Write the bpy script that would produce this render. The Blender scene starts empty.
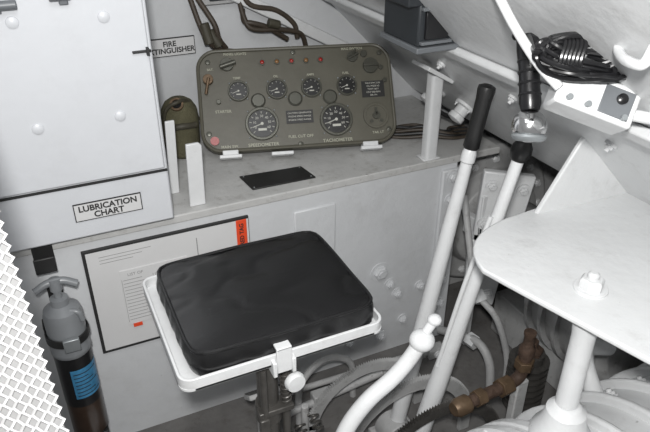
import bpy, bmesh, math, random
from mathutils import Vector, Matrix, noise
random.seed(4)
V=Vector
SC=bpy.context.scene
SC.view_settings.view_transform='Standard'

# ---------------- materials ----------------
def mat(name,col,rough=.5,metal=0,var=0.0,vscale=6,bump=0.0,bscale=60,dirt=None,dirtamt=.3,spec=.5,coat=0,bdist=.004,stretch=None):
    m=bpy.data.materials.new(name); m.use_nodes=True
    nt=m.node_tree; b=nt.nodes['Principled BSDF']
    b.inputs['Roughness'].default_value=rough; b.inputs['Metallic'].default_value=metal
    b.inputs['Specular IOR Level'].default_value=spec
    b.inputs['Coat Weight'].default_value=coat
    tc=nt.nodes.new('ShaderNodeTexCoord')
    c=(*col,1)
    b.inputs['Base Color'].default_value=c
    if var>0 or dirt:
        n=nt.nodes.new('ShaderNodeTexNoise'); n.inputs['Scale'].default_value=vscale; n.inputs['Detail'].default_value=8; n.inputs['Roughness'].default_value=.65
        nt.links.new(tc.outputs['Object'],n.inputs['Vector'])
        r=nt.nodes.new('ShaderNodeValToRGB')
        r.color_ramp.elements[0].position=.3; r.color_ramp.elements[1].position=.7
        r.color_ramp.elements[0].color=(*[x*(1-var) for x in col],1)
        r.color_ramp.elements[1].color=(*[min(1,x*(1+var*.4)) for x in col],1)
        nt.links.new(n.outputs['Fac'],r.inputs['Fac'])
        out=r.outputs['Color']
        if dirt:
            n2=nt.nodes.new('ShaderNodeTexNoise'); n2.inputs['Scale'].default_value=vscale*3.3; n2.inputs['Detail'].default_value=10; n2.inputs['Roughness'].default_value=.75
            nt.links.new(tc.outputs['Object'],n2.inputs['Vector'])
            r2=nt.nodes.new('ShaderNodeValToRGB'); r2.color_ramp.elements[0].position=.54; r2.color_ramp.elements[1].position=.78
            r2.color_ramp.elements[0].color=(0,0,0,1); r2.color_ramp.elements[1].color=(dirtamt,)*3+(1,)
            nt.links.new(n2.outputs['Fac'],r2.inputs['Fac'])
            mx=nt.nodes.new('ShaderNodeMixRGB'); nt.links.new(r2.outputs['Color'],mx.inputs[0]); nt.links.new(out,mx.inputs[1]); mx.inputs[2].default_value=(*dirt,1)
            out=mx.outputs[0]
            n3=nt.nodes.new('ShaderNodeTexNoise'); n3.inputs['Scale'].default_value=70; n3.inputs['Detail'].default_value=6; n3.inputs['Roughness'].default_value=.7
            nt.links.new(tc.outputs['Object'],n3.inputs['Vector'])
            r3=nt.nodes.new('ShaderNodeValToRGB'); r3.color_ramp.elements[0].position=.67; r3.color_ramp.elements[1].position=.72
            r3.color_ramp.elements[0].color=(0,0,0,1); r3.color_ramp.elements[1].color=(min(1,dirtamt*1.5),)*3+(1,)
            nt.links.new(n3.outputs['Fac'],r3.inputs['Fac'])
            mx3=nt.nodes.new('ShaderNodeMixRGB'); nt.links.new(r3.outputs['Color'],mx3.inputs[0]); nt.links.new(out,mx3.inputs[1]); mx3.inputs[2].default_value=(*[d*.6 for d in dirt],1)
            out=mx3.outputs[0]
        nt.links.new(out,b.inputs['Base Color'])
    if bump>0:
        n=nt.nodes.new('ShaderNodeTexNoise'); n.inputs['Scale'].default_value=bscale; n.inputs['Detail'].default_value=4
        if stretch:
            mp=nt.nodes.new('ShaderNodeMapping'); mp.inputs['Scale'].default_value=stretch; mp.inputs['Rotation'].default_value=(0,0,.5)
            nt.links.new(tc.outputs['Object'],mp.inputs['Vector']); nt.links.new(mp.outputs[0],n.inputs['Vector'])
            n.inputs['Distortion'].default_value=1.2
        else: nt.links.new(tc.outputs['Object'],n.inputs['Vector'])
        bp=nt.nodes.new('ShaderNodeBump'); bp.inputs['Strength'].default_value=bump; bp.inputs['Distance'].default_value=bdist
        nt.links.new(n.outputs['Fac'],bp.inputs['Height']); nt.links.new(bp.outputs['Normal'],b.inputs['Normal'])
    return m
DB=(.22,.205,.185)
WHITE=mat('white_paint',(.67,.68,.685),.34,var=.07,vscale=5,bump=.25,bscale=45,dirt=DB,dirtamt=.32)
WALLW=mat('white_wall_paint',(.59,.602,.615),.38,var=.09,vscale=3,bump=.35,bscale=35,dirt=DB,dirtamt=.20)
BOXW=mat('white_locker_paint',(.60,.615,.64),.38,var=.05,vscale=3,bump=.25,bscale=30,dirt=(.3,.29,.28),dirtamt=.12)
SHELFW=mat('dirty_white_paint',(.50,.50,.49),.5,var=.15,vscale=9,bump=.3,dirt=(.17,.155,.13),dirtamt=.7)
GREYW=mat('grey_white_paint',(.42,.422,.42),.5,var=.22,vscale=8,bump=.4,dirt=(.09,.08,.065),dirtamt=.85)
FLOORM=mat('floor_grey',(.15,.145,.14),.6,var=.4,vscale=7,bump=.4,dirt=(.05,.04,.03),dirtamt=.9)
OLIVE=mat('olive_drab',(.095,.090,.068),.45,var=.15,vscale=14,bump=.1)
OLIVED=mat('dark_olive',(.050,.045,.030),.6,var=.2,vscale=14,bump=.2)
WIRE=mat('brown_wire',(.055,.042,.030),.55,var=.35,vscale=30,bump=.2)
CANVAS=mat('canvas_olive',(.09,.083,.045),.85,var=.3,vscale=30,bump=.5,bscale=200)
BLACK=mat('black_plastic',(.010,.010,.011),.28)
BLACKM=mat('black_matte',(.016,.016,.016),.5,var=.2)
RUBBER=mat('black_rubber',(.014,.014,.014),.40,bump=.15,bscale=150)
LEATHER=mat('black_leather',(.008,.008,.0085),.33,bump=.12,bscale=16,spec=.6,bdist=.005,stretch=(1,2.0,1))
SLATE=mat('dark_grey_metal',(.028,.032,.036),.4,var=.3)
SLATEL=mat('slate_grey_metal',(.14,.15,.16),.4,var=.2)
STEEL=mat('steel_grey',(.30,.32,.33),.4,metal=.5,var=.15)
CHROME=mat('chrome',(.75,.75,.75),.15,metal=1)
BRASS=mat('tarnished_brass',(.15,.10,.06),.5,metal=.5,var=.4,vscale=40,bump=.3,bscale=90)
RUST=mat('rusty_steel',(.085,.053,.037),.7,metal=.2,var=.5,vscale=40,bump=.6,bscale=120)
OILY=mat('oily_dark_steel',(.10,.095,.088),.4,metal=.4,var=.4,vscale=20,bump=.3,bscale=80)
EXTG=mat('grey_enamel',(.20,.21,.22),.32,var=.12)
EXTB=mat('dark_brown_paint',(.045,.027,.018),.3,var=.3,vscale=20)
BLUE=mat('blue_label',(.05,.22,.40),.4,var=.35,vscale=60)
PAPER=mat('paper_white',(.62,.62,.62),.4,var=.05)
INK=mat('ink_black',(.02,.02,.02),.6)
INKG=mat('ink_grey',(.25,.25,.25),.6)
RED=mat('red_tag',(.72,.07,.02),.5)
REDL=mat('red_lamp',(.30,.02,.015),.25)
AMBER=mat('amber_lamp',(.22,.11,.04),.3)
DIAL=mat('dial_face',(.012,.012,.012),.35)
DIALW=mat('dial_marking',(.5,.5,.45),.5)
OLIVEL=mat('pale_olive_lettering',(.38,.38,.30),.5)
BEZEL=mat('bezel_metal',(.085,.085,.07),.35,metal=.4)

# ---------------- geometry helpers ----------------
def new(): return bmesh.new()
def box(lo,hi):
    bm=new(); lo=V(lo);hi=V(hi); bmesh.ops.create_cube(bm,size=1)
    for v in bm.verts: v.co=V([(lo[i]+hi[i])/2+v.co[i]*(hi[i]-lo[i]) for i in range(3)])
    return bm
def obox(c,size,rot=Matrix.Identity(3)):
    bm=new(); bmesh.ops.create_cube(bm,size=1)
    for v in bm.verts: v.co=V(c)+rot@V([v.co[i]*size[i] for i in range(3)])
    return bm
def frame(d):
    d=V(d).normalized(); a=V((0,0,1)) if abs(d.z)<.9 else V((1,0,0))
    x=a.cross(d).normalized(); y=d.cross(x); return Matrix((x,y,d)).transposed()
def lathe(p0,axis,prof,n=28):
    bm=new(); M=frame(axis); p0=V(p0); rings=[]
    for r,h in prof:
        rings.append([bm.verts.new(p0+M@V((max(r,1e-5)*math.cos(2*math.pi*i/n),max(r,1e-5)*math.sin(2*math.pi*i/n),h))) for i in range(n)])
    for a,b in zip(rings,rings[1:]):
        for i in range(n): bm.faces.new((a[i],a[(i+1)%n],b[(i+1)%n],b[i]))
    bm.faces.new(rings[0][::-1]); bm.faces.new(rings[-1])
    return bm
def cyl(p0,p1,r0,r1=None,n=24):
    d=V(p1)-V(p0); return lathe(p0,d,[(r0,0),(r0 if r1 is None else r1,d.length)],n)
def sph(c,r,s=(1,1,1),n=20):
    bm=new(); bmesh.ops.create_uvsphere(bm,u_segments=n,v_segments=n//2+2,radius=r)
    for v in bm.verts: v.co=V(c)+V([v.co[i]*s[i] for i in range(3)])
    return bm
def smoothpts(pts,k=6):
    P=[V(p) for p in pts]
    if len(P)<3: return P
    Q=[P[0]*2-P[1]]+P+[P[-1]*2-P[-2]]; out=[]
    for i in range(1,len(Q)-2):
        a,b,c,d=Q[i-1:i+3]
        for j in range(k):
            t=j/k
            out.append(.5*((2*b)+(c-a)*t+(2*a-5*b+4*c-d)*t*t+(3*b-a-3*c+d)*t**3))
    out.append(P[-1]); return out
def tube(pts,r,n=12,k=6,smooth=True,closed=False,flat=None):
    P=smoothpts(pts,k) if smooth else [V(p) for p in pts]
    bm=new(); rings=[]; N=len(P)
    up=None
    for i,p in enumerate(P):
        if closed: d=(P[(i+1)%N]-P[i-1]).normalized()
        else: d=(P[min(i+1,N-1)]-P[max(i-1,0)]).normalized()
        if up is None:
            up=frame(d).col[0]
        up=(up-d*up.dot(d)).normalized(); y=d.cross(up)
        rr=r(i/(N-1)) if callable(r) else r
        rings.append([bm.verts.new(p+up*rr*math.cos(2*math.pi*j/n)+y*rr*math.sin(2*math.pi*j/n)) for j in range(n)])
    pairs=list(zip(rings,rings[1:]))
    if closed: pairs.append((rings[-1],rings[0]))
    for a,b in pairs:
        for j in range(n): bm.faces.new((a[j],a[(j+1)%n],b[(j+1)%n],b[j]))
    if not closed: bm.faces.new(rings[0][::-1]); bm.faces.new(rings[-1])
    return bm
def prism(pts,ext):
    bm=new(); e=V(ext); a=[bm.verts.new(V(p)) for p in pts]; b=[bm.verts.new(V(p)+e) for p in pts]
    bm.faces.new(a[::-1]); bm.faces.new(b); n=len(a)
    for i in range(n): bm.faces.new((a[i],a[(i+1)%n],b[(i+1)%n],b[i]))
    return bm
def rrect(x0,y0,x1,y1,r,n=6):
    out=[]
    for cx,cy,a0 in ((x1-r,y0+r,-90),(x1-r,y1-r,0),(x0+r,y1-r,90),(x0+r,y0+r,180)):
        for i in range(n+1):
            a=math.radians(a0+90*i/n); out.append((cx+r*math.cos(a),cy+r*math.sin(a)))
    return out
def merge(*bms):
    out=new()
    for b in bms:
        me=bpy.data.meshes.new('t'); b.to_mesh(me); b.free(); out.from_mesh(me); bpy.data.meshes.remove(me)
    return out
def ring(c,nrm,r0,r1,h,n=32):
    bm=new(); M=frame(nrm); c=V(c); R=[]
    for r,z in ((r0,0),(r0,h),(r1,h),(r1,0)):
        R.append([bm.verts.new(c+M@V((r*math.cos(2*math.pi*i/n),r*math.sin(2*math.pi*i/n),z))) for i in range(n)])
    for k in range(4):
        a,b=R[k],R[(k+1)%4]
        for i in range(n): bm.faces.new((a[i],a[(i+1)%n],b[(i+1)%n],b[i]))
    return bm
def bolts(lst,r=.009,h=.008,washer=True):
    L=[]
    for p,nrm in lst:
        nn=V(nrm).normalized()
        if washer: L.append(cyl(V(p)-nn*.002,V(p)+nn*.003,r*1.45,n=20))
        L.append(lathe(V(p),nn,[(r,0),(r,h*.8),(r*.8,h)],6))
        L.append(cyl(V(p)+nn*h*.9,V(p)+nn*(h+.005),r*.5,n=12))
    return merge(*L)
def textbm(s,size,M,bold=.0,align='CENTER',ext=.0004):
    cu=bpy.data.curves.new('txt','FONT'); cu.body=s; cu.size=size; cu.offset=bold; cu.extrude=ext
    cu.align_x=align; cu.align_y='CENTER'; cu.space_line=.9
    o=bpy.data.objects.new('txt',cu); SC.collection.objects.link(o)
    bpy.context.view_layer.update()
    dg=bpy.context.evaluated_depsgraph_get()
    me=bpy.data.meshes.new_from_object(o.evaluated_get(dg))
    bm=new(); bm.from_mesh(me); bm.transform(M)
    bpy.data.objects.remove(o); bpy.data.curves.remove(cu); bpy.data.meshes.remove(me)
    return bm
def wallM(x,y,z):
    return Matrix.Translation((x,y,z))@Matrix.Rotation(math.radians(90),4,'X')
def helix(c,r,z0,z1,turns,w):
    n=int(turns*14); return tube([(c[0]+r*math.cos(i/14*2*math.pi),c[1]+r*math.sin(i/14*2*math.pi),z0+(z1-z0)*i/n) for i in range(n+1)],w,n=6,smooth=False)
def spring(p0,p1,r,turns,w):
    p0=V(p0);p1=V(p1); M=frame(p1-p0); L=(p1-p0).length; n=int(turns*12)
    return tube([p0+M@V((r*math.cos(i/12*2*math.pi),r*math.sin(i/12*2*math.pi),L*i/n)) for i in range(n+1)],w,n=6,smooth=False)

class Obj:
    def __init__(s,name,M=None,loc=None,local=False):
        s.e=bpy.data.objects.new(name,None); s.e.empty_display_size=.05
        SC.collection.objects.link(s.e)
        s.M=M if M is not None else Matrix.Translation(loc or (0,0,0))
        s.e.matrix_world=s.M; s.inv=s.M.inverted(); s.local=local
    def add(s,pn,bm,m,bevel=0,smooth=True,sub=0,seg=2,ang=35):
        if not s.local: bm.transform(s.inv)
        bmesh.ops.recalc_face_normals(bm,faces=bm.faces)
        me=bpy.data.meshes.new(pn); bm.to_mesh(me); bm.free()
        me.materials.append(m)
        o=bpy.data.objects.new(pn,me); SC.collection.objects.link(o); o.parent=s.e
        if smooth:
            me.polygons.foreach_set('use_smooth',[True]*len(me.polygons))
            me.update()
            try: me.set_sharp_from_angle(angle=math.radians(ang))
            except Exception: pass
        if bevel:
            b=o.modifiers.new('b','BEVEL'); b.width=bevel; b.segments=seg; b.limit_method='ANGLE'; b.angle_limit=math.radians(40)
        if sub:
            k=o.modifiers.new('s','SUBSURF'); k.levels=sub; k.render_levels=sub
        return o
def shell(name,bm,m,bevel=0):
    bmesh.ops.recalc_face_normals(bm,faces=bm.faces)
    me=bpy.data.meshes.new(name); bm.to_mesh(me); bm.free(); me.materials.append(m)
    o=bpy.data.objects.new(name,me); SC.collection.objects.link(o)
    if bevel:
        b=o.modifiers.new('b','BEVEL'); b.width=bevel; b.segments=2
    return o
NY=(0,-1,0)

# ---------------- camera ----------------
C=V((0,0,1.3)); F=V((.366,.785,-.5)).normalized(); R=V((.9063,-.4226,0)).normalized(); U=R.cross(F)
cd=bpy.data.cameras.new('camera'); cam=bpy.data.objects.new('camera',cd); SC.collection.objects.link(cam)
cam.matrix_world=Matrix((( R.x,U.x,-F.x,C.x),(R.y,U.y,-F.y,C.y),(R.z,U.z,-F.z,C.z),(0,0,0,1)))
cd.sensor_width=36; cd.lens=36; cd.clip_start=.02
SC.camera=cam

# ---------------- room shell ----------------
shell('floor',box((-.7,-.6,-.03),(1.58,1.73,0)),FLOORM)
shell('wall_sponson',box((-.7,1.25,0),(.965,1.28,.574)),WALLW)
shell('wall_hull_side',box((-.7,1.70,0),(1.58,1.73,1.6)),WALLW)
shell('wall_front',box((1.55,-.6,0),(1.58,1.70,.52)),GREYW)
shell('ceiling_glacis',merge(
   prism([(.40,-.6,1.315),(1.10,-.6,.615),(1.56,-.6,.50),(1.56,-.6,.54),(1.11,-.6,.655),(.42,-.6,1.345)],(0,2.3,0))),WHITE)
shell('shelf_sponson',prism([(-.7,1.248,.573),(1.10,1.248,.573),(1.10,1.70,.573),(-.7,1.70,.573)],(0,0,.020)),SHELFW,.003)
o=Obj('hull_frame_beam',loc=(.85,1.68,.8))
o.add('beam',prism([(.50,1.66,.985),(1.00,1.66,.715),(1.00,1.66,.68),(.50,1.66,.95)],(0,.05,0)),WHITE,.004)
o=Obj('glacis_stiffener',loc=(.76,.6,.95))
o.add('web',prism([(.752,-.55,.961),(.775,-.55,.938),(.763,-.55,.926),(.740,-.55,.949)],(0,2.24,0)),WHITE,.004)
o.add('bolts',bolts([((.85,y,.862),(-1,0,-1)) for y in (.45,.7,.95,1.2)],.008),WHITE)
o=Obj('hull_pipe_coupling',loc=(1.02,1.35,.69))
cn=V((-1,0,-1)).normalized()
for (cx_,cy_) in ((1.01,1.30),(1.00,1.42)):
    c0=V((cx_,cy_,1.715-cx_))
    o.add('coupling',lathe(c0,cn,[(.030,0),(.030,.008),(.018,.010),(.018,.03),(.022,.032),(.022,.046),(.010,.05),(0,.051)],24),WHITE,.001)
    o.add('coupling_bolts',bolts([(c0+cn*.008+frame(cn)@V((.024*math.cos(a),.024*math.sin(a),0)),cn) for a in (0,2.1,4.2)],.004,.004,False),WHITE)
o.add('link_pipe',tube([V((1.01,1.30,.705))+cn*.04,V((.99,1.33,.665)),V((.985,1.38,.665)),V((1.00,1.42,.715))+cn*.04],.006),BLACKM)

# ---------------- storage locker ----------------
o=Obj('storage_locker',loc=(-.2,1.4,.9))
o.add('body',box((-.66,1.222,.602),(.216,1.695,1.35)),BOXW,.004)
o.add('door',box((-.64,1.214,.726),(.209,1.224,1.31)),BOXW,.003)
o.add('seam',box((-.66,1.2195,.7165),(.214,1.223,.7215)),INK,smooth=False)
rv=[(-.007,.848),(-.008,1.038),(.139,1.033),(.139,.849),(-.15,.85),(-.15,1.04)]
o.add('rivets',merge(*[lathe((x,1.215,z),NY,[(.011,0),(.010,.003),(.006,.005),(0.0,.0055)],20) for x,z in rv]),BOXW)
o.add('latch',merge(box((.178,1.208,.964),(.212,1.216,.968)),box((.203,1.205,.958),(.208,1.216,.973))),INK,.001)
o.add('top_hinges',merge(cyl((-.03,1.205,1.068),(.005,1.205,1.068),.008),box((-.05,1.204,1.055),(-.02,1.216,1.10)),cyl((.055,1.205,1.075),(.09,1.205,1.075),.007),box((.07,1.206,1.06),(.085,1.216,1.12))),SLATEL,.002)
o=Obj('lubrication_chart_sign',loc=(.088,1.22,.66))
o.add('plate',box((.0215,1.2195,.641),(.154,1.2225,.680)),INK,smooth=False)
o.add('field',box((.0235,1.219,.643),(.152,1.221,.678)),PAPER,smooth=False)
o.add('lettering',textbm('LUBRICATION\nCHART',.0178,wallM(.0878,1.2188,.6595),.0005),INK,smooth=False)
o=Obj('fire_extinguisher_sign',loc=(.352,1.69,.834))
o.add('plate',box((.278,1.694,.812),(.412,1.700,.859)),INK,smooth=False)
o.add('field',box((.280,1.6932,.814),(.410,1.696,.857)),PAPER,smooth=False)
o.add('lettering',textbm('FIRE\nEXTINGUISHER',.0190,wallM(.345,1.693,.8350),.0005),INK,smooth=False)

# shelf fins
o=Obj('shelf_bracket_fin',loc=(.28,1.275,.593))
o.add('blade',prism([(.262,1.272,.593),(.298,1.272,.593),(.302,1.272,.735),(.296,1.272,.742),(.268,1.272,.742)],(0,.008,0)),WHITE,.002)
o=Obj('shelf_bracket_fin.001',loc=(.25,1.35,.593))
o.add('blade',prism([(.236,1.35,.593),(.258,1.35,.593),(.266,1.35,.77),(.245,1.35,.77)],(0,.007,0)),WHITE,.002)

# canteen
K=.84
o=Obj('canvas_canteen',M=Matrix.Translation((.322,1.56,.593))@Matrix.Diagonal((K,K,K,1)),local=True)
o.add('body',lathe((0,0,0),(0,0,1),[(.040,0),(.050,.01),(.054,.06),(.056,.12),(.052,.15),(.040,.17),(.025,.18),(0,.182)]),CANVAS)
o.add('rim',ring((-.012,-.034,.172),(-.2,-.7,.7),.014,.020,.008),BRASS)
o.add('cap',cyl((-.012,-.034,.172),(-.0125,-.037,.178),.014),BLACKM)
o.add('strap',tube([(-.048,-.01,.01),(-.055,-.015,.087),(-.046,-.03,.157),(-.015,-.045,.183),(.025,-.02,.172),(.054,-.01,.107)],.006),OLIVED)
o.add('flap',tube([(-.04,-.042,.107),(-.005,-.055,.112),(.035,-.045,.107)],.010),OLIVED)

# data plate on shelf
o=Obj('data_plate',loc=(.49,1.32,.594))
o.add('plate',prism([(.408,1.366,.593),(.415,1.289,.593),(.575,1.286,.593),(.566,1.356,.593)],(0,0,.004)),BLACKM,.001)
o.add('rivets',merge(*[sph((x,y,.5972),.0018,n=8) for x,y in ((.416,1.358),(.421,1.295),(.566,1.293),(.559,1.349))]),STEEL)

# ---------------- instrument panel ----------------
Xd=V((.962,-.2737,0)).normalized(); Ud=V((.1545,.5443,.823)); Ud=(Ud-Xd*Ud.dot(Xd)).normalized(); Nd=Xd.cross(Ud)
M=Matrix(((Xd.x,Ud.x,Nd.x,.352),(Xd.y,Ud.y,Nd.y,1.483),(Xd.z,Ud.z,Nd.z,.6175),(0,0,0,1)))
o=Obj('instrument_panel',M=M,local=True)
W,H=.505,.266
out=[(x,y,-.03) for x,y in rrect(0,0,W,H,.050,8)]
o.add('housing',prism(out,(0,0,.03)),OLIVE,.004)
rim=[(x,y,.003) for x,y in rrect(.004,.004,W-.004,H-.004,.048,8)]
o.add('rim',tube(rim,.0045,n=8,smooth=False,closed=True),OLIVE)
def gauge(a,b,r,kind=0):
    L=[]
    o.add('bezel',ring((a,b,-.001),(0,0,1),r*.82,r,.009),BEZEL,.0015)
    o.add('dial',cyl((a,b,0),(a,b,.004),r*.84),DIAL)
    for i in range(11 if kind else 9):
        th=math.radians(225-270*i/(10 if kind else 8)); c,s=math.cos(th),math.sin(th)
        p0=V((a+c*r*.62,b+s*r*.62,.0045)); p1=V((a+c*r*.75,b+s*r*.75,.0045))
        L.append(cyl(p0,p1,r*.022,n=6))
    th=math.radians(200); L.append(cyl((a,b,.005),(a+math.cos(th)*r*.6,b+math.sin(th)*r*.6,.005),r*.03,n=6))
    L.append(cyl((a,b,.004),(a,b,.006),r*.09,n=12))
    if kind:
        for i in range(7):
            th=math.radians(210-240*i/6)
            L.append(textbm(str(i*10),r*.2,Matrix.Translation((a+math.cos(th)*r*.45,b+math.sin(th)*r*.45,.0045)),ext=.0002))
        L.append(box((a-r*.25,b-r*.42,.004),(a+r*.25,b-r*.28,.0048)))
    else: L.append(box((a-r*.22,b-r*.38,.004),(a+r*.22,b-r*.28,.0048)))
    o.add('dial_markings',merge(*L),DIALW,smooth=False)
    o.add('bezel_screws',merge(*[sph((a+math.cos(t)*r*1.12,b+math.sin(t)*r*1.12,.001),.0025,n=8) for t in (.785,2.356,3.927,5.498)]),STEEL)
for a in (.102,.2,.29,.383): gauge(a,.156,.027)
for a in (.155,.347): gauge(a,.068,.043,1)
o.add('side_dial',merge(ring((.453,.072,0),(0,0,1),.027,.034,.006),cyl((.453,.072,0),(.453,.072,.004),.028)),OLIVE,.001)
o.add('side_dial_knob',merge(cyl((.453,.072,.004),(.453,.072,.012),.010),box((.450,.072,.006),(.456,.092,.012)),cyl((.440,.058,0),(.440,.058,.007),.005),cyl((.466,.058,0),(.466,.058,.007),.005)),BEZEL)
for i in range(5):
    a=.168+.038*i; b=.228
    o.add('lamp_bezel',ring((a,b,0),(0,0,1),.0055,.008,.005,16),BEZEL)
    o.add('lamp_lens',sph((a,b,.003),.0058,(1,1,.7),12),REDL if i%2==0 else AMBER)
o.add('hex_knobs',merge(*[lathe((a,.128,0),(0,0,1),[(.019,0),(.019,.006),(.015,.009)],16) for a in (.15,.245,.336)]),BEZEL)
o.add('switch_left',merge(cyl((.078,.226,0),(.078,.226,.008),.017),cyl((.06,.218,.012),(.10,.230,.012),.006)),BEZEL,.001)
o.add('key_switch',merge(cyl((.028,.188,0),(.028,.188,.014),.013),cyl((.02,.15,.01),(.03,.19,.018),.004)),BRASS,.001)
o.add('toggle_switches',merge(cyl((.405,.232,0),(.405,.232,.008),.014),cyl((.405,.232,.006),(.41,.246,.022),.003),cyl((.39,.225,.008),(.42,.24,.008),.004),cyl((.435,.238,0),(.435,.238,.008),.009),
   cyl((.45,.205,0),(.45,.205,.012),.020),box((.430,.202,.010),(.470,.208,.018)),cyl((.05,.13,0),(.05,.13,.008),.006),cyl((.478,.20,0),(.478,.20,.008),.006),cyl((.485,.165,0),(.485,.165,.008),.006)),BEZEL,.001)
o.add('outlet_lamp',merge(cyl((.033,.03,0),(.033,.03,.008),.011)),REDL)
o.add('instruction_plates',merge(box((.218,.064,0),(.288,.098,.002)),box((.422,.122,0),(.482,.165,.002))),BLACKM,smooth=False)
L=[]
for i in range(3): L.append(textbm('CAUTION GENERATOR' if i==0 else 'ENGINE SPEED RANGE',.0058,Matrix.Translation((.253,.091-.009*i,.0022)),ext=.0001))
for i in range(5): L.append(textbm(('MAX RPM 2100','OIL PRESS 60','TEMP 180 F','LOW 800 RPM','SEE TM')[i],.0060,Matrix.Translation((.452,.159-.008*i,.0022)),ext=.0001))
o.add('plate_lettering',merge(*L),DIALW,smooth=False)
def T(s,a,b,sz): return textbm(s,sz,Matrix.Translation((a,b,.0006)),.0001)
o.add('lettering',merge(T('PANEL LIGHTS',.10,.253,.009),T('TEMP',.10,.19,.008),T('OIL',.2,.19,.008),T('AMPS',.29,.19,.008),T('FUEL',.383,.19,.008),
  T('SPEEDOMETER',.155,.014,.012),T('TACHOMETER',.347,.014,.012),T('FUEL CUT OFF',.252,.030,.010),T('TAIL LT',.455,.028,.009),T('MAIN SW.',.07,.014,.010),T('BAT.',.035,.215,.008),T('STARTER',.06,.105,.010),T('MAG SWITCH',.405,.254,.009)),OLIVEL,smooth=False)
o.add('corner_screws',merge(*[lathe((a,b,0),(0,0,1),[(.007,0),(.006,.003),(0,.004)],14) for a,b in ((.02,.05),(.485,.035),(.03,.235),(.478,.240),(.25,.252),(.25,.01))]),BEZEL)
o.add('feet',merge(*[box((a-.02,-.010,-.03),(a+.02,.004,.012)) for a in (.07,.43)],*[box((a-.028,-.018,-.004),(a+.028,-.009,.022)) for a in (.07,.2,.43)]),WHITE,.002)

# wires & connectors above panel
o=Obj('wiring_harness',loc=(.45,1.6,.8))
wires=[[(.40,1.66,.97),(.415,1.64,.90),(.43,1.63,.86),(.46,1.64,.83),(.5,1.64,.82)],
 [(.42,1.66,.96),(.45,1.63,.90),(.46,1.63,.86),(.48,1.64,.83)],
 [(.53,1.67,.96),(.54,1.66,.90),(.56,1.65,.87),(.64,1.65,.86),(.70,1.66,.84),(.72,1.67,.80)],
 [(.53,1.67,.98),(.56,1.66,.93),(.63,1.66,.91),(.68,1.66,.87),(.69,1.66,.83)],
 [(.54,1.67,.92),(.54,1.66,.89),(.56,1.65,.885),(.60,1.65,.87),(.66,1.66,.83)]]
for w in wires: o.add('wire',tube(w,.007),WIRE)
o.add('connectors',merge(cyl((.425,1.64,.90),(.435,1.63,.85),.014),cyl((.44,1.64,.88),(.46,1.63,.84),.013),cyl((.60,1.64,.885),(.63,1.64,.875),.012)),OLIVED,.002)
o=Obj('junction_box',loc=(.47,1.68,.95))
o.add('body',box((.43,1.675,.935),(.52,1.70,.99)),GREYW,.003)
o.add('cover',box((.455,1.670,.945),(.505,1.676,.975)),SLATE,.002)
o.add('conduit',cyl((.475,1.685,.99),(.475,1.685,1.3),.012),GREYW)

# ---------------- pole ----------------
o=Obj('support_post',loc=(.886,1.265,.593))
o.add('post',prism([(x,y,.593) for x,y in rrect(.868,1.252,.902,1.284,.008,4)],(0,0,.222)),WHITE)
o.add('top_flange',obox((.876,1.268,.822),(.085,.075,.010),Matrix.Rotation(math.radians(30),3,'Y')),WHITE,.002)
o.add('base_weld',box((.86,1.251,.593),(.91,1.29,.598)),WHITE,.003)

# cable bundle on shelf
o=Obj('cable_bundle',loc=(.95,1.4,.6))
for i in range(7):
    d=.012*i
    o.add('cable',tube([(.82,1.45+d*.6,.600),(.88,1.40+d,.600+.004*(i%3)),(.94,1.36+d*.8,.608+.006*(i%4)),(1.0,1.33+d*.5,.604+.004*(i%3)),(1.04,1.33+d,.600),(1.085,1.32+d,.60)],.0045,n=8),BLACKM if i%2 else WIRE)

# ---------------- sponson wall fittings ----------------
o=Obj('manual_board',loc=(.2,1.25,.42))
o.add('board',box((.018,1.243,.279),(.386,1.250,.556)),INK,.001)
o.add('sheet',box((.025,1.2415,.287),(.384,1.2435,.550)),PAPER,smooth=False)
L=[]
for i in range(3): L.append(box((.05,1.241,.535-.008*i),(.16-.02*i,1.2416,.536-.008*i)))
L.append(box((.26,1.241,.31),(.262,1.2416,.53)))
o.add('print_lines',merge(*L),INKG,smooth=False)
o=Obj('printed_card',loc=(.15,1.24,.42))
o.add('card',box((.085,1.239,.345),(.235,1.2415,.49)),PAPER,smooth=False)
L=[textbm('LIST OF',.010,wallM(.118,1.2388,.478),ext=.0002)]
for i in range(13):
    z=.465-.009*i
    L.append(box((.09,1.2383,z),(.09+random.uniform(.035,.06),1.2392,z+.0009)))
    if i<11: L.append(box((.165,1.2383,z),(.165+random.uniform(.03,.06),1.2392,z+.0009)))
for x in (.087,.155,.16,.232): L.append(box((x,1.2383,.352),(x+.0008,1.2392,.468)))
o.add('print',merge(*L),INKG,smooth=False)
o.add('clip',box((.095,1.236,.337),(.115,1.2415,.344)),RED,smooth=False)
o=Obj('warning_tag',loc=(.366,1.24,.51))
o.add('tag',box((.354,1.2385,.476),(.379,1.2408,.552)),RED,.001)
o.add('lettering',textbm('RED TAG',.014,wallM(.3665,1.2382,.514)@Matrix.Rotation(math.radians(90),4,'Z'),.0003),INK,smooth=False)
o=Obj('wall_access_plate',loc=(.6,1.25,.42))
o.add('plate',box((.50,1.245,.40),(.61,1.252,.535)),WALLW,.003)
o=Obj('hex_bolts',loc=(.9,1.25,.3))
o.add('bolts',bolts([((x,1.25,z),NY) for x,z in ((.747,.289),)],.020,.014)  ,WALLW)
o.add('small_bolts',bolts([((x,1.25,z),NY) for x,z in ((.806,.20),(.88,.204),(.60,.12),(.66,.07),(.83,.10),(.76,.06),(.70,.18),(.78,.24))],.012,.012),WALLW)
o=Obj('bolted_flange',loc=(.95,1.24,.3))
o.add('flange',box((.915,1.238,.0),(.975,1.252,.56)),WALLW,.004)
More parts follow.
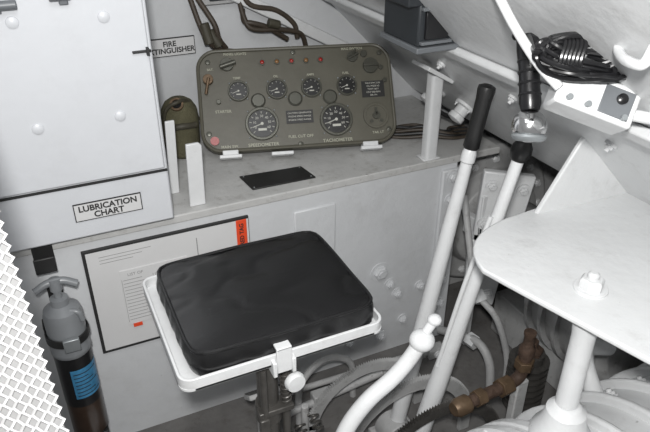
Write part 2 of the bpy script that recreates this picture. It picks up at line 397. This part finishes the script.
o.add('bolts',bolts([((.945,1.238,z),NY) for z in (.05,.13,.215,.301,.387,.473,.54)],.013,.011),WALLW)

# ---------------- final drive + front ----------------
o=Obj('final_drive_housing',loc=(1.22,1.4,.30))
o.add('disc',lathe((1.20,1.44,.29),NY,[(.235,0),(.235,.05),(.225,.06),(.165,.065),(.15,.11),(.13,.12)],48),GREYW,.003)
o.add('bolts',bolts([((1.20+.195*math.cos(a),1.382,.29+.195*math.sin(a)),NY) for a in [2*math.pi*i/16 for i in range(16)]],.013,.013),WHITE)
o.add('back_plate',box((.97,1.44,0),(1.54,1.695,.48)),GREYW,.004)
o=Obj('steering_brake_housing',loc=(1.2,.9,.25))
o.add('drum',lathe((1.22,1.30,.27),NY,[(.10,0),(.11,.02),(.11,.25),(.16,.27),(.17,.30),(.17,.53),(.15,.55),(0,.55)],40),GREYW,.003)
o.add('ribs',merge(*[ring((1.22,1.0-.05*i,.27),NY,.165,.185,.012) for i in range(5)]),GREYW)
o.add('bolts',bolts([((1.22+.14*math.cos(a),1.03,.27+.14*math.sin(a)),(0,1,0)) for a in [2*math.pi*i/12 for i in range(12)]],.01),GREYW)
o.add('saddle',box((1.12,.78,0),(1.32,1.2,.14)),GREYW,.004)
o=Obj('front_bracket_plates',loc=(1.0,1.2,.5))
o.add('plate',prism([(.99,1.18,.38),(1.09,1.12,.38),(1.12,1.12,.555),(1.00,1.18,.57)],(.01,.02,0)),WHITE,.004)
o.add('lower_plate',prism([(.99,1.19,.14),(1.07,1.15,.14),(1.09,1.14,.36),(.99,1.19,.36)],(.01,.02,0)),WHITE,.004)
o.add('legs',merge(box((1.0,1.17,0),(1.02,1.19,.5)),box((1.0,1.17,.36),(1.02,1.24,.42))),WHITE,.002)
o.add('bolts',bolts([((x,y,z),(-.4,-.9,0)) for x,y,z in ((1.01,1.168,.42),(1.07,1.132,.42),(1.02,1.168,.53),(1.09,1.128,.52),(1.01,1.178,.18),(1.05,1.158,.18),(1.01,1.178,.32),(1.06,1.155,.32))],.012,.012),WHITE)
o=Obj('pipe_run',loc=(.95,1.1,.3))
o.add('pipes',merge(tube([(.96,1.2,.50),(.95,1.14,.38),(.94,1.08,.28),(.97,1.02,.22),(1.0,.99,.1),(1.0,.98,0)],.009),
   tube([(.93,1.2,.06),(.94,1.12,.10),(.95,1.05,.12),(.96,1.01,.08),(.96,.99,0)],.012)),GREYW)
o.add('unions',merge(lathe((.94,1.08,.28),(0.1,-.8,-.8),[(.018,0),(.018,.03)],6),lathe((.945,1.09,.11),(.2,-1,0),[(.02,0),(.02,.03)],6)),WHITE)
o=Obj('finned_oil_filter',loc=(1.0,.90,.1))
o.add('body',cyl((.985,.90,0),(.985,.90,.20),.035),OILY)
o.add('fins',merge(*[cyl((.985,.90,.03+.02*i),(.985,.90,.036+.02*i),.050) for i in range(8)]),OILY)
o.add('cap',lathe((.985,.90,.20),(0,0,1),[(.03,0),(.03,.01),(.015,.015),(.015,.035),(0,.036)],6),RUST)

# ---------------- fire extinguisher ----------------
ex,ey=-.042,1.185
o=Obj('fire_extinguisher',loc=(ex,ey,.15))
o.add('lower_body',lathe((ex,ey,.13),(0,0,1),[(.034,0),(.038,.006),(.038,.10)],32),EXTB)
o.add('label_band',lathe((ex,ey,.23),(0,0,1),[(.0385,0),(.0385,.14)],32),BLACK)
o.add('upper_body',lathe((ex,ey,.365),(0,0,1),[(.0385,0),(.041,.004),(.041,.012),(.039,.016),(.039,.095),(.036,.108),(.024,.116),(.018,.12),(.018,.135),(.008,.137),(.008,.165),(0,.165)],32),EXTG)
bm=new(); a0=math.radians(-110); n=12
row=[[bm.verts.new((ex+.0392*math.cos(a0+i*math.radians(9)),ey+.0392*math.sin(a0+i*math.radians(9)),z)) for i in range(n+1)] for z in (.255,.335)]
for i in range(n): bm.faces.new((row[0][i],row[0][i+1],row[1][i+1],row[1][i]))
o.add('blue_label',bm,BLUE)
L=[]
for k in range(7):
    z=.262+.010*k
    b2=new(); m_=9-(k%3)*2
    rr=[[b2.verts.new((ex+.0396*math.cos(a0+.12+i*math.radians(9)),ey+.0396*math.sin(a0+.12+i*math.radians(9)),zz)) for i in range(m_+1)] for zz in (z,z+.0022)]
    for i in range(m_): b2.faces.new((rr[0][i],rr[0][i+1],rr[1][i+1],rr[1][i]))
    L.append(b2)
o.add('label_print',merge(*L),INK,smooth=False)
o.add('handle',merge(tube([(ex-.04,ey-.005,.528),(ex-.015,ey,.538),(ex+.015,ey,.538),(ex+.04,ey-.005,.526)],.008),cyl((ex,ey,.52),(ex,ey,.545),.012)),EXTG)
o.add('nozzle',tube([(ex+.015,ey-.02,.475),(ex+.030,ey-.025,.47),(ex+.035,ey-.025,.45)],.006),EXTG)
o.add('bracket',merge(box((ex-.02,1.235,.0),(ex+.01,1.25,.50)),ring((ex,ey,.40),(0,0,1),.0405,.044,.02),box((ex-.045,1.21,.40),(ex+.03,1.24,.42)),box((ex-.035,ey-.03,.115),(ex+.035,1.249,.13))),BLACKM,.002)
o.add('top_hook',merge(box((ex-.03,1.238,.55),(ex+.01,1.25,.61)),box((ex-.03,1.205,.55),(ex+.01,1.24,.56)),box((ex-.03,1.203,.55),(ex+.01,1.208,.585))),BLACKM,.002)
o.add('clamp_buckle',box((ex-.012,ey-.052,.395),(ex+.02,ey-.042,.425)),STEEL,.002)
o=Obj('floor_bracket_box',loc=(0,1.1,0))
o.add('body',box((-.035,1.06,0),(.045,1.14,.10)),WHITE,.004)
o.add('lid',box((-.040,1.055,.10),(.050,1.142,.110)),WHITE,.002)
o.add('lid_bolts',bolts([((-.02,1.075,.11),(0,0,1)),((.03,1.13,.11),(0,0,1))],.007),WHITE)

# ---------------- seat ----------------
o=Obj('driver_seat',loc=(.285,.905,.58))
sx0,sx1,sy0,sy1=.108,.467,.753,1.058
o.add('tray',prism([(x,y,.561) for x,y in rrect(sx0,sy0,sx1,sy1,.02)],(0,0,.004)),WHITE)
pts=rrect(sx0,sy0,sx1,sy1,.022,6)
bm=new(); inn=rrect(sx0+.005,sy0+.005,sx1-.005,sy1-.005,.018,6); N=len(pts)
r=[[bm.verts.new((x,y,z)) for x,y in q] for q,z in ((pts,.560),(pts,.584),(inn,.584),(inn,.560))]
for k in range(4):
    a,b=r[k],r[(k+1)%4]
    for i in range(N): bm.faces.new((a[i],a[(i+1)%N],b[(i+1)%N],b[i]))
o.add('tray_rim',bm,WHITE,.0012)
# cushion
cx,cy=(.2945,.8985); hx,hy=.162,.137
bm=new(); bmesh.ops.create_cube(bm,size=2); bmesh.ops.subdivide_edges(bm,edges=bm.edges,cuts=47,use_grid_fill=True)
for v in bm.verts:
    x,y,z=v.co
    X=x; Y_=y
    m=max(abs(x),abs(y)); p=9
    nrm=(abs(x)**p+abs(y)**p)**(1/p)
    if nrm>1e-6: X=x*m/nrm; Y_=y*m/nrm
    puff=(1-abs(X)**3.5)*(1-abs(Y_)**3.5)
    side=1+.03*(1-z*z)
    zz=.594+z*.024
    if z>0:
        zz+=z*.008*max(0,puff)
        q=V((X*1.0+.3*Y_,Y_*1.5-.5*X,.3))
        q2=q+noise.noise_vector(q*.9)*.5
        rid=1-abs(noise.noise(q2*1.3))*2.2
        zz+=-.0030*max(0,rid)**5*z+.0020*noise.noise(V((X*2,Y_*2,2)))
    edge=max(abs(x),abs(y))>.99
    s_=(X if abs(y)>.99 else Y_)
    pk=(.0022*noise.noise(V((s_*5,z*.8,4)))+.0006*math.sin(23*s_+z*1.5))*(1-z*z) if edge else 0
    v.co=V((cx+X*hx*side+(pk if abs(x)>.99 else 0),cy+Y_*hy*side+(pk if abs(y)>.99 else 0),zz))
o.add('cushion',bm,LEATHER,ang=180)
def loop(z,g):
    out=[]
    for i in range(96):
        a=2*math.pi*i/96; c,s=math.cos(a),math.sin(a); p=11
        k=(abs(c)**p+abs(s)**p)**(-1/p)
        out.append((cx+c*k*(hx*g)*.998,cy+s*k*(hy*g)*.998,z+.0008*math.sin(5*a)))
    return out
o.add('cushion_piping',merge(tube(loop(.6175,.994),.0030,n=8,smooth=False,closed=True),tube(loop(.578,.995),.003,n=8,smooth=False,closed=True)),LEATHER)
o.add('front_bracket',merge(box((.262,.742,.552),(.288,.748,.602)),box((.262,.742,.598),(.288,.760,.603)),box((.255,.742,.545),(.262,.80,.575)),box((.288,.742,.545),(.295,.80,.575))),WHITE,.0015)
o.add('adjust_knob',lathe((.291,.76,.520),(0.1,-1,0),[(.006,0),(.006,.006),(.0175,.010),(.0185,.016),(.016,.022),(0,.023)],28),WHITE)
o.add('post',merge(cyl((.262,.80,0),(.262,.80,.56),.019),cyl((.262,.80,.40),(.262,.80,.44),.024)),OILY,.002)
o.add('cross_member',box((.20,.80,.535),(.36,1.0,.561)),WHITE,.002)
o.add('springs',merge(helix((.290,.785),.009,.42,.53,11,.0018),cyl((.247,.775,.38),(.247,.775,.54),.0065),cyl((.290,.785,.34),(.290,.785,.54),.0075)),OILY)
o.add('linkage',merge(box((.235,.77,.43),(.30,.79,.442)),box((.235,.765,.36),(.252,.775,.43))),OILY,.002)
o.add('base',merge(box((.18,.73,0),(.35,.90,.02)),box((.17,.72,0),(.19,.92,.05))),GREYW,.003)

# ---------------- levers ----------------
A0=V((.632,.95,.03)); A1=V((.783,.95,.895)); d=(A1-A0).normalized(); La=(A1-A0).length
o=Obj('steering_lever',loc=tuple(A0))
o.add('shaft',lathe(A0,d,[(.019,0),(.019,.3),(.016,.55),(.0115,La-.12)],18),WHITE)
o.add('collar',lathe(A0+d*(La-.155),d,[(.0125,0),(.015,.003),(.015,.02),(.012,.03)],18),WHITE)
o.add('grip',lathe(A0+d*(La-.125),d,[(.014,0),(.0165,.004),(.0155,.03),(.0155,.10),(.0175,.118),(.0165,.126),(.008,.130),(0,.131)],24),RUBBER)
o.add('foot',merge(cyl((.632,.92,.04),(.632,.98,.04),.04),box((.58,.925,0),(.69,.99,.03))),GREYW,.003)
B0=V((.612,.85,.03)); B1=V((.797,.85,.79)); d=(B1-B0).normalized(); Lb=(B1-B0).length
o=Obj('steering_lever.001',loc=tuple(B0))
o.add('shaft',lathe(B0,d,[(.021,0),(.021,.25),(.015,.5),(.0115,Lb)],18),WHITE)
o.add('grip',lathe(B0+d*(Lb-.01),d,[(.012,0),(.017,.006),(.020,.018),(.019,.03),(.013,.04),(0,.044)],24),RUBBER)
o.add('latch_rod',tube([B0+d*.30+V((-.02,0,0)),B0+d*.5+V((-.024,0,0)),B0+d*.66+V((-.018,0,0))],.005),WHITE)
o.add('foot',merge(cyl((.612,.825,.04),(.612,.88,.04),.04),box((.56,.825,0),(.67,.89,.03))),GREYW,.003)
# gear lever
o=Obj('gear_shift_lever',loc=(.35,.71,0))
o.add('shaft',tube([(.515,.71,.557),(.492,.71,.522),(.46,.71,.490),(.41,.71,.455),(.37,.71,.40),(.345,.70,.33),(.335,.69,.2),(.33,.68,.02)],lambda t:.0135+.003*t,n=16),WHITE)
o.add('ball',sph((.515,.71,.556),.0225,(1,1,.85)),WHITE)
o.add('knob',merge(cyl((.522,.71,.572),(.536,.71,.592),.0085),sph((.537,.71,.593),.0125,(1,1,.8))),WHITE)
o.add('foot',box((.29,.64,0),(.37,.72,.02)),GREYW,.003)

# quadrants
def quadrant(name,c,r0,r1,y,a0,a1,th=.012,teeth=True,m=None):
    o=Obj(name,loc=(c[0],y,c[1])); n=int((a1-a0)/2.2); pts=[];inn=[]
    for i in range(n+1):
        a=math.radians(a0+(a1-a0)*i/n)
        for k,rr in ((0,r1),(1,r1-(.008 if teeth else 0))):
            aa=a+math.radians(1.1)*k
            pts.append((c[0]+rr*math.cos(aa),y,c[1]+rr*math.sin(aa)))
        inn.append((c[0]+r0*math.cos(a),y,c[1]+r0*math.sin(a)))
    bm=new()
    outer=[bm.verts.new(p) for p in pts]; ii=[bm.verts.new(p) for p in inn]
    for i in range(n):
        bm.faces.new((outer[2*i],outer[2*i+1],outer[2*i+2],ii[i+1],ii[i]))
    geo=bmesh.ops.extrude_face_region(bm,geom=bm.faces[:])
    for v in [g for g in geo['geom'] if isinstance(g,bmesh.types.BMVert)]: v.co.y+=th
    m=m or GREYW
    o.add('toothed_arc',bm,m,smooth=False)
    o.add('legs',merge(box((c[0]-r1+.002,y,0),(c[0]-r0-.002,y+th,c[1]+.03)),box((c[0]+r0+.002,y,0),(c[0]+r1-.002,y+th,c[1]+.03))),m,.002)
quadrant('brake_ratchet_quadrant',(.645,.05),.150,.185,.905,5,175)
quadrant('brake_ratchet_quadrant.001',(.60,.03),.140,.170,1.03,5,175)
quadrant('brake_ratchet_quadrant.002',(.655,.06),.155,.185,.805,5,175,m=OILY)
o=Obj('linkage_rods',loc=(.55,1.1,.1))
o.add('rods',merge(cyl((.40,1.09,.06),(.85,1.10,.10),.010),cyl((.36,1.12,.10),(.90,1.14,.06),.008),tube([(.44,1.10,.0),(.45,1.11,.12),(.52,1.12,.17),(.60,1.13,.12),(.61,1.13,0)],.009)),GREYW)
o.add('clevises',merge(*[obox((x,1.095,z),(.05,.03,.03)) for x,z in ((.5,.075),(.7,.09),(.84,.1))]),GREYW,.003)
o.add('bolts',bolts([((x,1.08,z),NY) for x,z in ((.5,.075),(.7,.09),(.84,.1))],.008),WHITE)
o=Obj('brake_return_springs',loc=(.42,.9,.1))
o.add('springs',merge(spring((.385,.86,.05),(.40,1.0,.12),.012,12,.003),spring((.435,.84,.06),(.425,.98,.16),.011,12,.0028)),OILY)
o.add('anchors',merge(box((.372,.84,0),(.398,.87,.06)),box((.425,.82,0),(.447,.85,.07)),cyl((.415,1.0,0),(.415,1.0,.17),.009)),GREYW,.002)
o=Obj('brake_pedal',loc=(.36,1.05,.1))
RP=Matrix.Rotation(math.radians(-40),3,'X')
o.add('arm',tube([(.33,1.07,0),(.33,1.07,.10),(.33,1.065,.17),(.33,1.05,.20)],.010),GREYW)
o.add('pad',obox((.33,1.04,.21),(.08,.06,.012),RP),GREYW,.003)
o.add('pad_ribs',merge(*[obox(V((.33,1.04,.21))+RP@V((0,-.024+.012*i,.007)),(.075,.004,.004),RP) for i in range(5)]),RUBBER)

# ---------------- transmission ----------------
o=Obj('transmission_housing',loc=(.9,.4,.2))
def arcprism(x0,x1,cy,cz,r,a0=-8,a1=188):
    pts=[]
    for i in range(37):
        a=math.radians(a0+(a1-a0)*i/36); pts.append((x0,cy+r*math.cos(a),cz+r*math.sin(a)))
    pts.append((x0,cy-r,0)); pts.append((x0,cy+r,0))
    return prism(pts,(x1-x0,0,0))
TY,TZ,TR=.40,.17,.29
o.add('casing',arcprism(.53,1.5,TY,TZ,TR),WHITE,.02,seg=4)
o.add('end_flange',merge(arcprism(.60,.625,TY,TZ,TR+.022),arcprism(.635,.66,TY,TZ,TR+.022)),WHITE,.004)
o.add('ribs',merge(*[arcprism(x,x+.014,TY,TZ,TR+.018) for x in (.74,.82,.90,.98,1.06,1.14)]),WHITE,.005)
o.add('end_cap',lathe((.535,TY+.1,.25),(-1,0,0),[(.14,0),(.14,.015),(.10,.025),(.08,.05),(0,.055)],36),WHITE,.003)
fl=[]
for i in range(9):
    a=math.radians(5+20*i); fl.append(((.60,TY+(TR+.008)*math.cos(a),TZ+(TR+.008)*math.sin(a)),(-1,0,0)))
o.add('flange_bolts',bolts(fl,.009),WHITE)
tops=[]
for x in (.70,.78,.86,.94,1.02):
    a=math.radians(52); tops.append(((x,TY+(TR)*math.cos(a),TZ+(TR)*math.sin(a)),(0,math.cos(a),math.sin(a))))
o.add('cover_bolts',bolts(tops,.010),WHITE)
o.add('leg_boss',lathe((.675,.520,.40),(0,0,1),[(.055,0),(.050,.05),(.036,.075),(.032,.10),(.020,.112)],28),WHITE,.003)
o.add('filler_pipe',tube([(.86,.60,.36),(.86,.65,.42),(.90,.68,.42),(.96,.68,.40)],.018),WHITE)

# side tray table on leg
o=Obj('radio_shelf',loc=(.85,.6,.7))
pl=[(1.25,.775),(.805,.797)]
p0=V((.805,.797));p1=V((.615,.800));p2=V((.596,.675))
for i in range(11):
    t=i/10; q=p0*(1-t)**2+p1*2*t*(1-t)+p2*t*t; pl.append((q.x,q.y))
pl+= [(.616,.60),(.668,.41),(.70,.32),(1.25,.32)]
o.add('plate',prism([(x,y,.692) for x,y in pl],(0,0,.010)),WHITE,.003)
o.add('upstand',prism([(.795,.780,.700),(1.25,.760,.700),(1.25,.760,.905),(.94,.775,.905),(.905,.778,.895)],(0,.010,0)),WHITE,.003)
o.add('upstand_slot',box((1.035,.764,.80),(1.047,.771,.845)),INK,smooth=False)
o.add('leg',lathe((.677,.525,.513),(0,0,1),[(.0185,0),(.018,.08),(.018,.14),(.022,.172),(.022,.180)],24),WHITE)
o.add('plate_bolt',merge(cyl((.713,.562,.700),(.713,.562,.706),.026),lathe((.713,.562,.705),(0,0,1),[(.019,0),(.019,.014),(.016,.018)],6),lathe((.713,.562,.72),(0,0,1),[(.009,0),(.009,.010),(.005,.013)],16)),WHITE,.001)

# brass pipe fitting
o=Obj('brass_pipe_fitting',loc=(.83,.76,.3))
o.add('elbow',tube([(.825,.765,.38),(.825,.765,.34),(.818,.764,.305),(.79,.762,.295),(.70,.752,.30),(.66,.748,.30)],.0135,n=14),RUST)
o.add('nuts',merge(lathe((.825,.765,.325),(0,0,1),[(.021,0),(.021,.022)],6),lathe((.79,.761,.295),(-1,-.1,.03),[(.021,0),(.021,.03)],6),lathe((.715,.754,.299),(-1,-.1,.03),[(.019,0),(.019,.022)],6)),BRASS,.001)
o.add('valve',merge(lathe((.825,.765,.36),(0,0,1),[(.017,0),(.017,.02),(.011,.03),(.011,.05),(.013,.055),(.013,.062),(0,.063)],16)),RUST)
o.add('union',lathe((.675,.75,.30),(-1,-.1,.03),[(.016,0),(.020,.004),(.020,.03),(.014,.04)],16),BRASS)
o.add('stand',box((.81,.755,0),(.84,.775,.29)),GREYW,.003)

# ---------------- glacis fittings ----------------
G=Matrix.Rotation(math.radians(45),3,'Y')
o=Obj('periscope_box',loc=(.72,1.08,1.0))
o.add('body',box((.665,1.02,.965),(.735,1.15,1.06)),SLATE,.004)
o.add('rear',prism([(.735,1.02,.965),(.752,1.02,.965),(.735,1.02,.985)],(0,.13,0)),SLATE)
o.add('top',box((.64,1.02,1.04),(.69,1.15,1.075)),SLATE,.003)
o.add('bottom_lip',box((.660,1.012,.955),(.755,1.155,.966)),SLATEL,.002)
o.add('window',box((.678,1.014,.980),(.728,1.022,1.03)),BLACK,.001)
o.add('window_frame',merge(box((.668,1.010,1.033),(.735,1.02,1.039)),box((.668,1.010,.971),(.735,1.02,.977))),SLATEL,.001)

o=Obj('hand_microphone',loc=(.63,.68,1.0))
h0=V((.627,.662,.972)); h1=V((.648,.712,1.060)); d=(h1-h0).normalized()
o.add('handle',lathe(h0,d,[(.013,0),(.0155,.01),(.0145,.03),(.0145,.06),(.0165,.085),(.0165,.10),(.010,.107),(0,.108)],24),BLACK)
o.add('rings',merge(*[lathe(h0+d*(.02+.016*i),d,[(.0155,0),(.0165,.002),(.0155,.004)],24) for i in range(5)]),BLACK)
o.add('head',merge(sph((.623,.655,.952),.0245,(1,1,.95),28),),CHROME)
o.add('head_rim',lathe((.620,.650,.942),(-.2,-.3,-1),[(.023,0),(.0245,.003),(.023,.007),(.019,.010),(0,.011)],28),STEEL)
o.add('clip',merge(cyl(h1,h1+V((-.022,0,.004)),.004),cyl(h1,h1+V((.01,.01,.0)),.005),sph(h1+V((-.022,0,.004)),.006)),BLACK)

o=Obj('control_box',loc=(.66,.59,1.0))
Rb=Matrix.Rotation(math.radians(-38),3,'Z')@Matrix.Rotation(math.radians(18),3,'Y')@Matrix.Rotation(math.radians(-35),3,'X')
cb=V((.662,.592,1.004))
o.add('body',obox(cb,(.104,.052,.052),Rb),WHITE,.004)
def lb(x,y,z): return cb+Rb@V((x,y,z))
nb=Rb@V((0,-1,0)); ub=Rb@V((0,0,1))
o.add('bezel',lathe(lb(-.018,-.002,.026),ub,[(.020,0),(.020,.004),(.017,.006),(0,.007)],28),CHROME)
o.add('face_plate',obox(lb(.024,-.0265,.0),(.040,.002,.038),Rb),SLATEL,.001)
o.add('button',lathe(lb(.028,-.026,.006),nb,[(.007,0),(.007,.006),(.004,.008)],16),BLACK)
o.add('terminal_posts',merge(*[cyl(lb(x,-.026,-.016),lb(x,-.033,-.016),.004,n=12) for x in (-.035,-.01,.038)]),STEEL)
o.add('arm',cyl(lb(.045,0,0),lb(.13,-.02,.01),.008),WHITE)

o=Obj('coiled_cable',loc=(.62,.58,1.07))
rnd=random.Random(7)
cc=V((.628,.588,1.070))
ax=V((.9,-.43,-.10)).normalized(); ay=V((.15,.45,.75)).normalized(); az=ax.cross(ay).normalized()
L=[]
for k in range(18):
    ra=.056+rnd.uniform(-.014,.006); rb=.018+rnd.uniform(-.009,.006); off=V((rnd.uniform(-.007,.007),rnd.uniform(-.006,.006),rnd.uniform(-.010,.010)))
    P_=[]
    tl=rnd.uniform(-.2,.12)
    for i in range(40):
        a=2*math.pi*i/40
        P_.append(cc+off+ax*ra*math.cos(a)+ay*(rb*math.sin(a)+tl*ra*math.cos(a))+az*.006*math.sin(3*a+k))
    L.append(tube(P_,.0033,n=8,smooth=False,closed=True))
for k in range(6):
    c2=cc+ax*(-.03+.005*k)
    P_=[c2+ay*.020*math.cos(2*math.pi*i/24)+az*.012*math.sin(2*math.pi*i/24)+ax*.004*math.sin(4*math.pi*i/24) for i in range(24)]
    L.append(tube(P_,.0033,n=8,smooth=False,closed=True))
L.append(tube([cc+ax*.05,cc+ax*.070+ay*-.012,cc+ax*.065+ay*-.028],.0033))
L.append(tube([cc-ax*.05,cc-ax*.062-ay*.002,V((.645,.708,1.064))],.0033))
o.add('coils',merge(*L),BLACK)
o.add('hanger',cyl(cc+az*-.01,cc+V((.02,.0,.03)),.006),WHITE)

o=Obj('conduit_pipe',loc=(.6,.65,1.1))
o.add('pipe',tube([(.575,.74,1.16),(.576,.70,1.125),(.582,.665,1.09),(.588,.620,1.055),(.604,.594,1.030)],.0065),WHITE)
o.add('clip',obox((.580,.715,1.134),(.03,.02,.010),G),WHITE,.002)
o=Obj('glacis_handle',loc=(.68,.55,1.1))
o.add('bar',tube([(.60,.47,1.112),(.59,.47,1.095),(.60,.50,1.09),(.62,.53,1.09),(.63,.54,1.10)],.006),WHITE)

# ---------------- foreground mesh basket ----------------
MESHM=mat('mesh_grey_white',(.50,.50,.50),.5,var=.1)
MESHD=mat('mesh_backing_grey',(.24,.24,.24),.7,var=.2)
A=V((-.054,.594,.993)); e1=V((.07,-.56,-.83)).normalized(); e2=V((-1,.08,-.06)).normalized(); nn=e2.cross(e1).normalized()
o=Obj('turret_basket_mesh',loc=tuple(A))
L=[]
pitch=.0066; step=.0056
nr=35; ns=int(1.46/step)
for j in range(nr):
    P_=[]
    for i in range(ns+1):
        s=1 if (i+j)%2 else -1
        P_.append(A+e1*(-.27+step*i)+e2*(pitch*j+.0024*s)+nn*(.0012*(1 if i%2 else -1)))
    L.append(tube(P_,.0019,n=5,smooth=False))
o.add('wire_mesh',merge(*L),MESHM,smooth=False)
q=[A-e1*.27-nn*.004,A+e1*1.19-nn*.004,A+e1*1.19+e2*.228-nn*.004,A-e1*.27+e2*.228-nn*.004]
o.add('backing_sheet',prism(q,-nn*.002),MESHD,smooth=False)

# ---------------- lights ----------------
w=bpy.data.worlds.new('world'); SC.world=w; w.use_nodes=True
w.node_tree.nodes['Background'].inputs[0].default_value=(.98,.99,1,1); w.node_tree.nodes['Background'].inputs[1].default_value=.30
def area(name,loc,target,size,energy,col=(1,1,1)):
    l=bpy.data.lights.new(name,'AREA'); l.size=size; l.energy=energy; l.color=col
    ob=bpy.data.objects.new(name,l); SC.collection.objects.link(ob); ob.location=loc
    ob.rotation_euler=(V(target)-V(loc)).to_track_quat('-Z','Y').to_euler()
area('flash_lamp',(-.03,-.03,1.43),(.55,.95,.58),.06,18.5,(1,.99,.975))
area('overhead_fill',(.1,.5,1.75),(.4,.9,.5),.4,3.5,(.98,.99,1))  # added soft top fill beside the flash, not an actual source
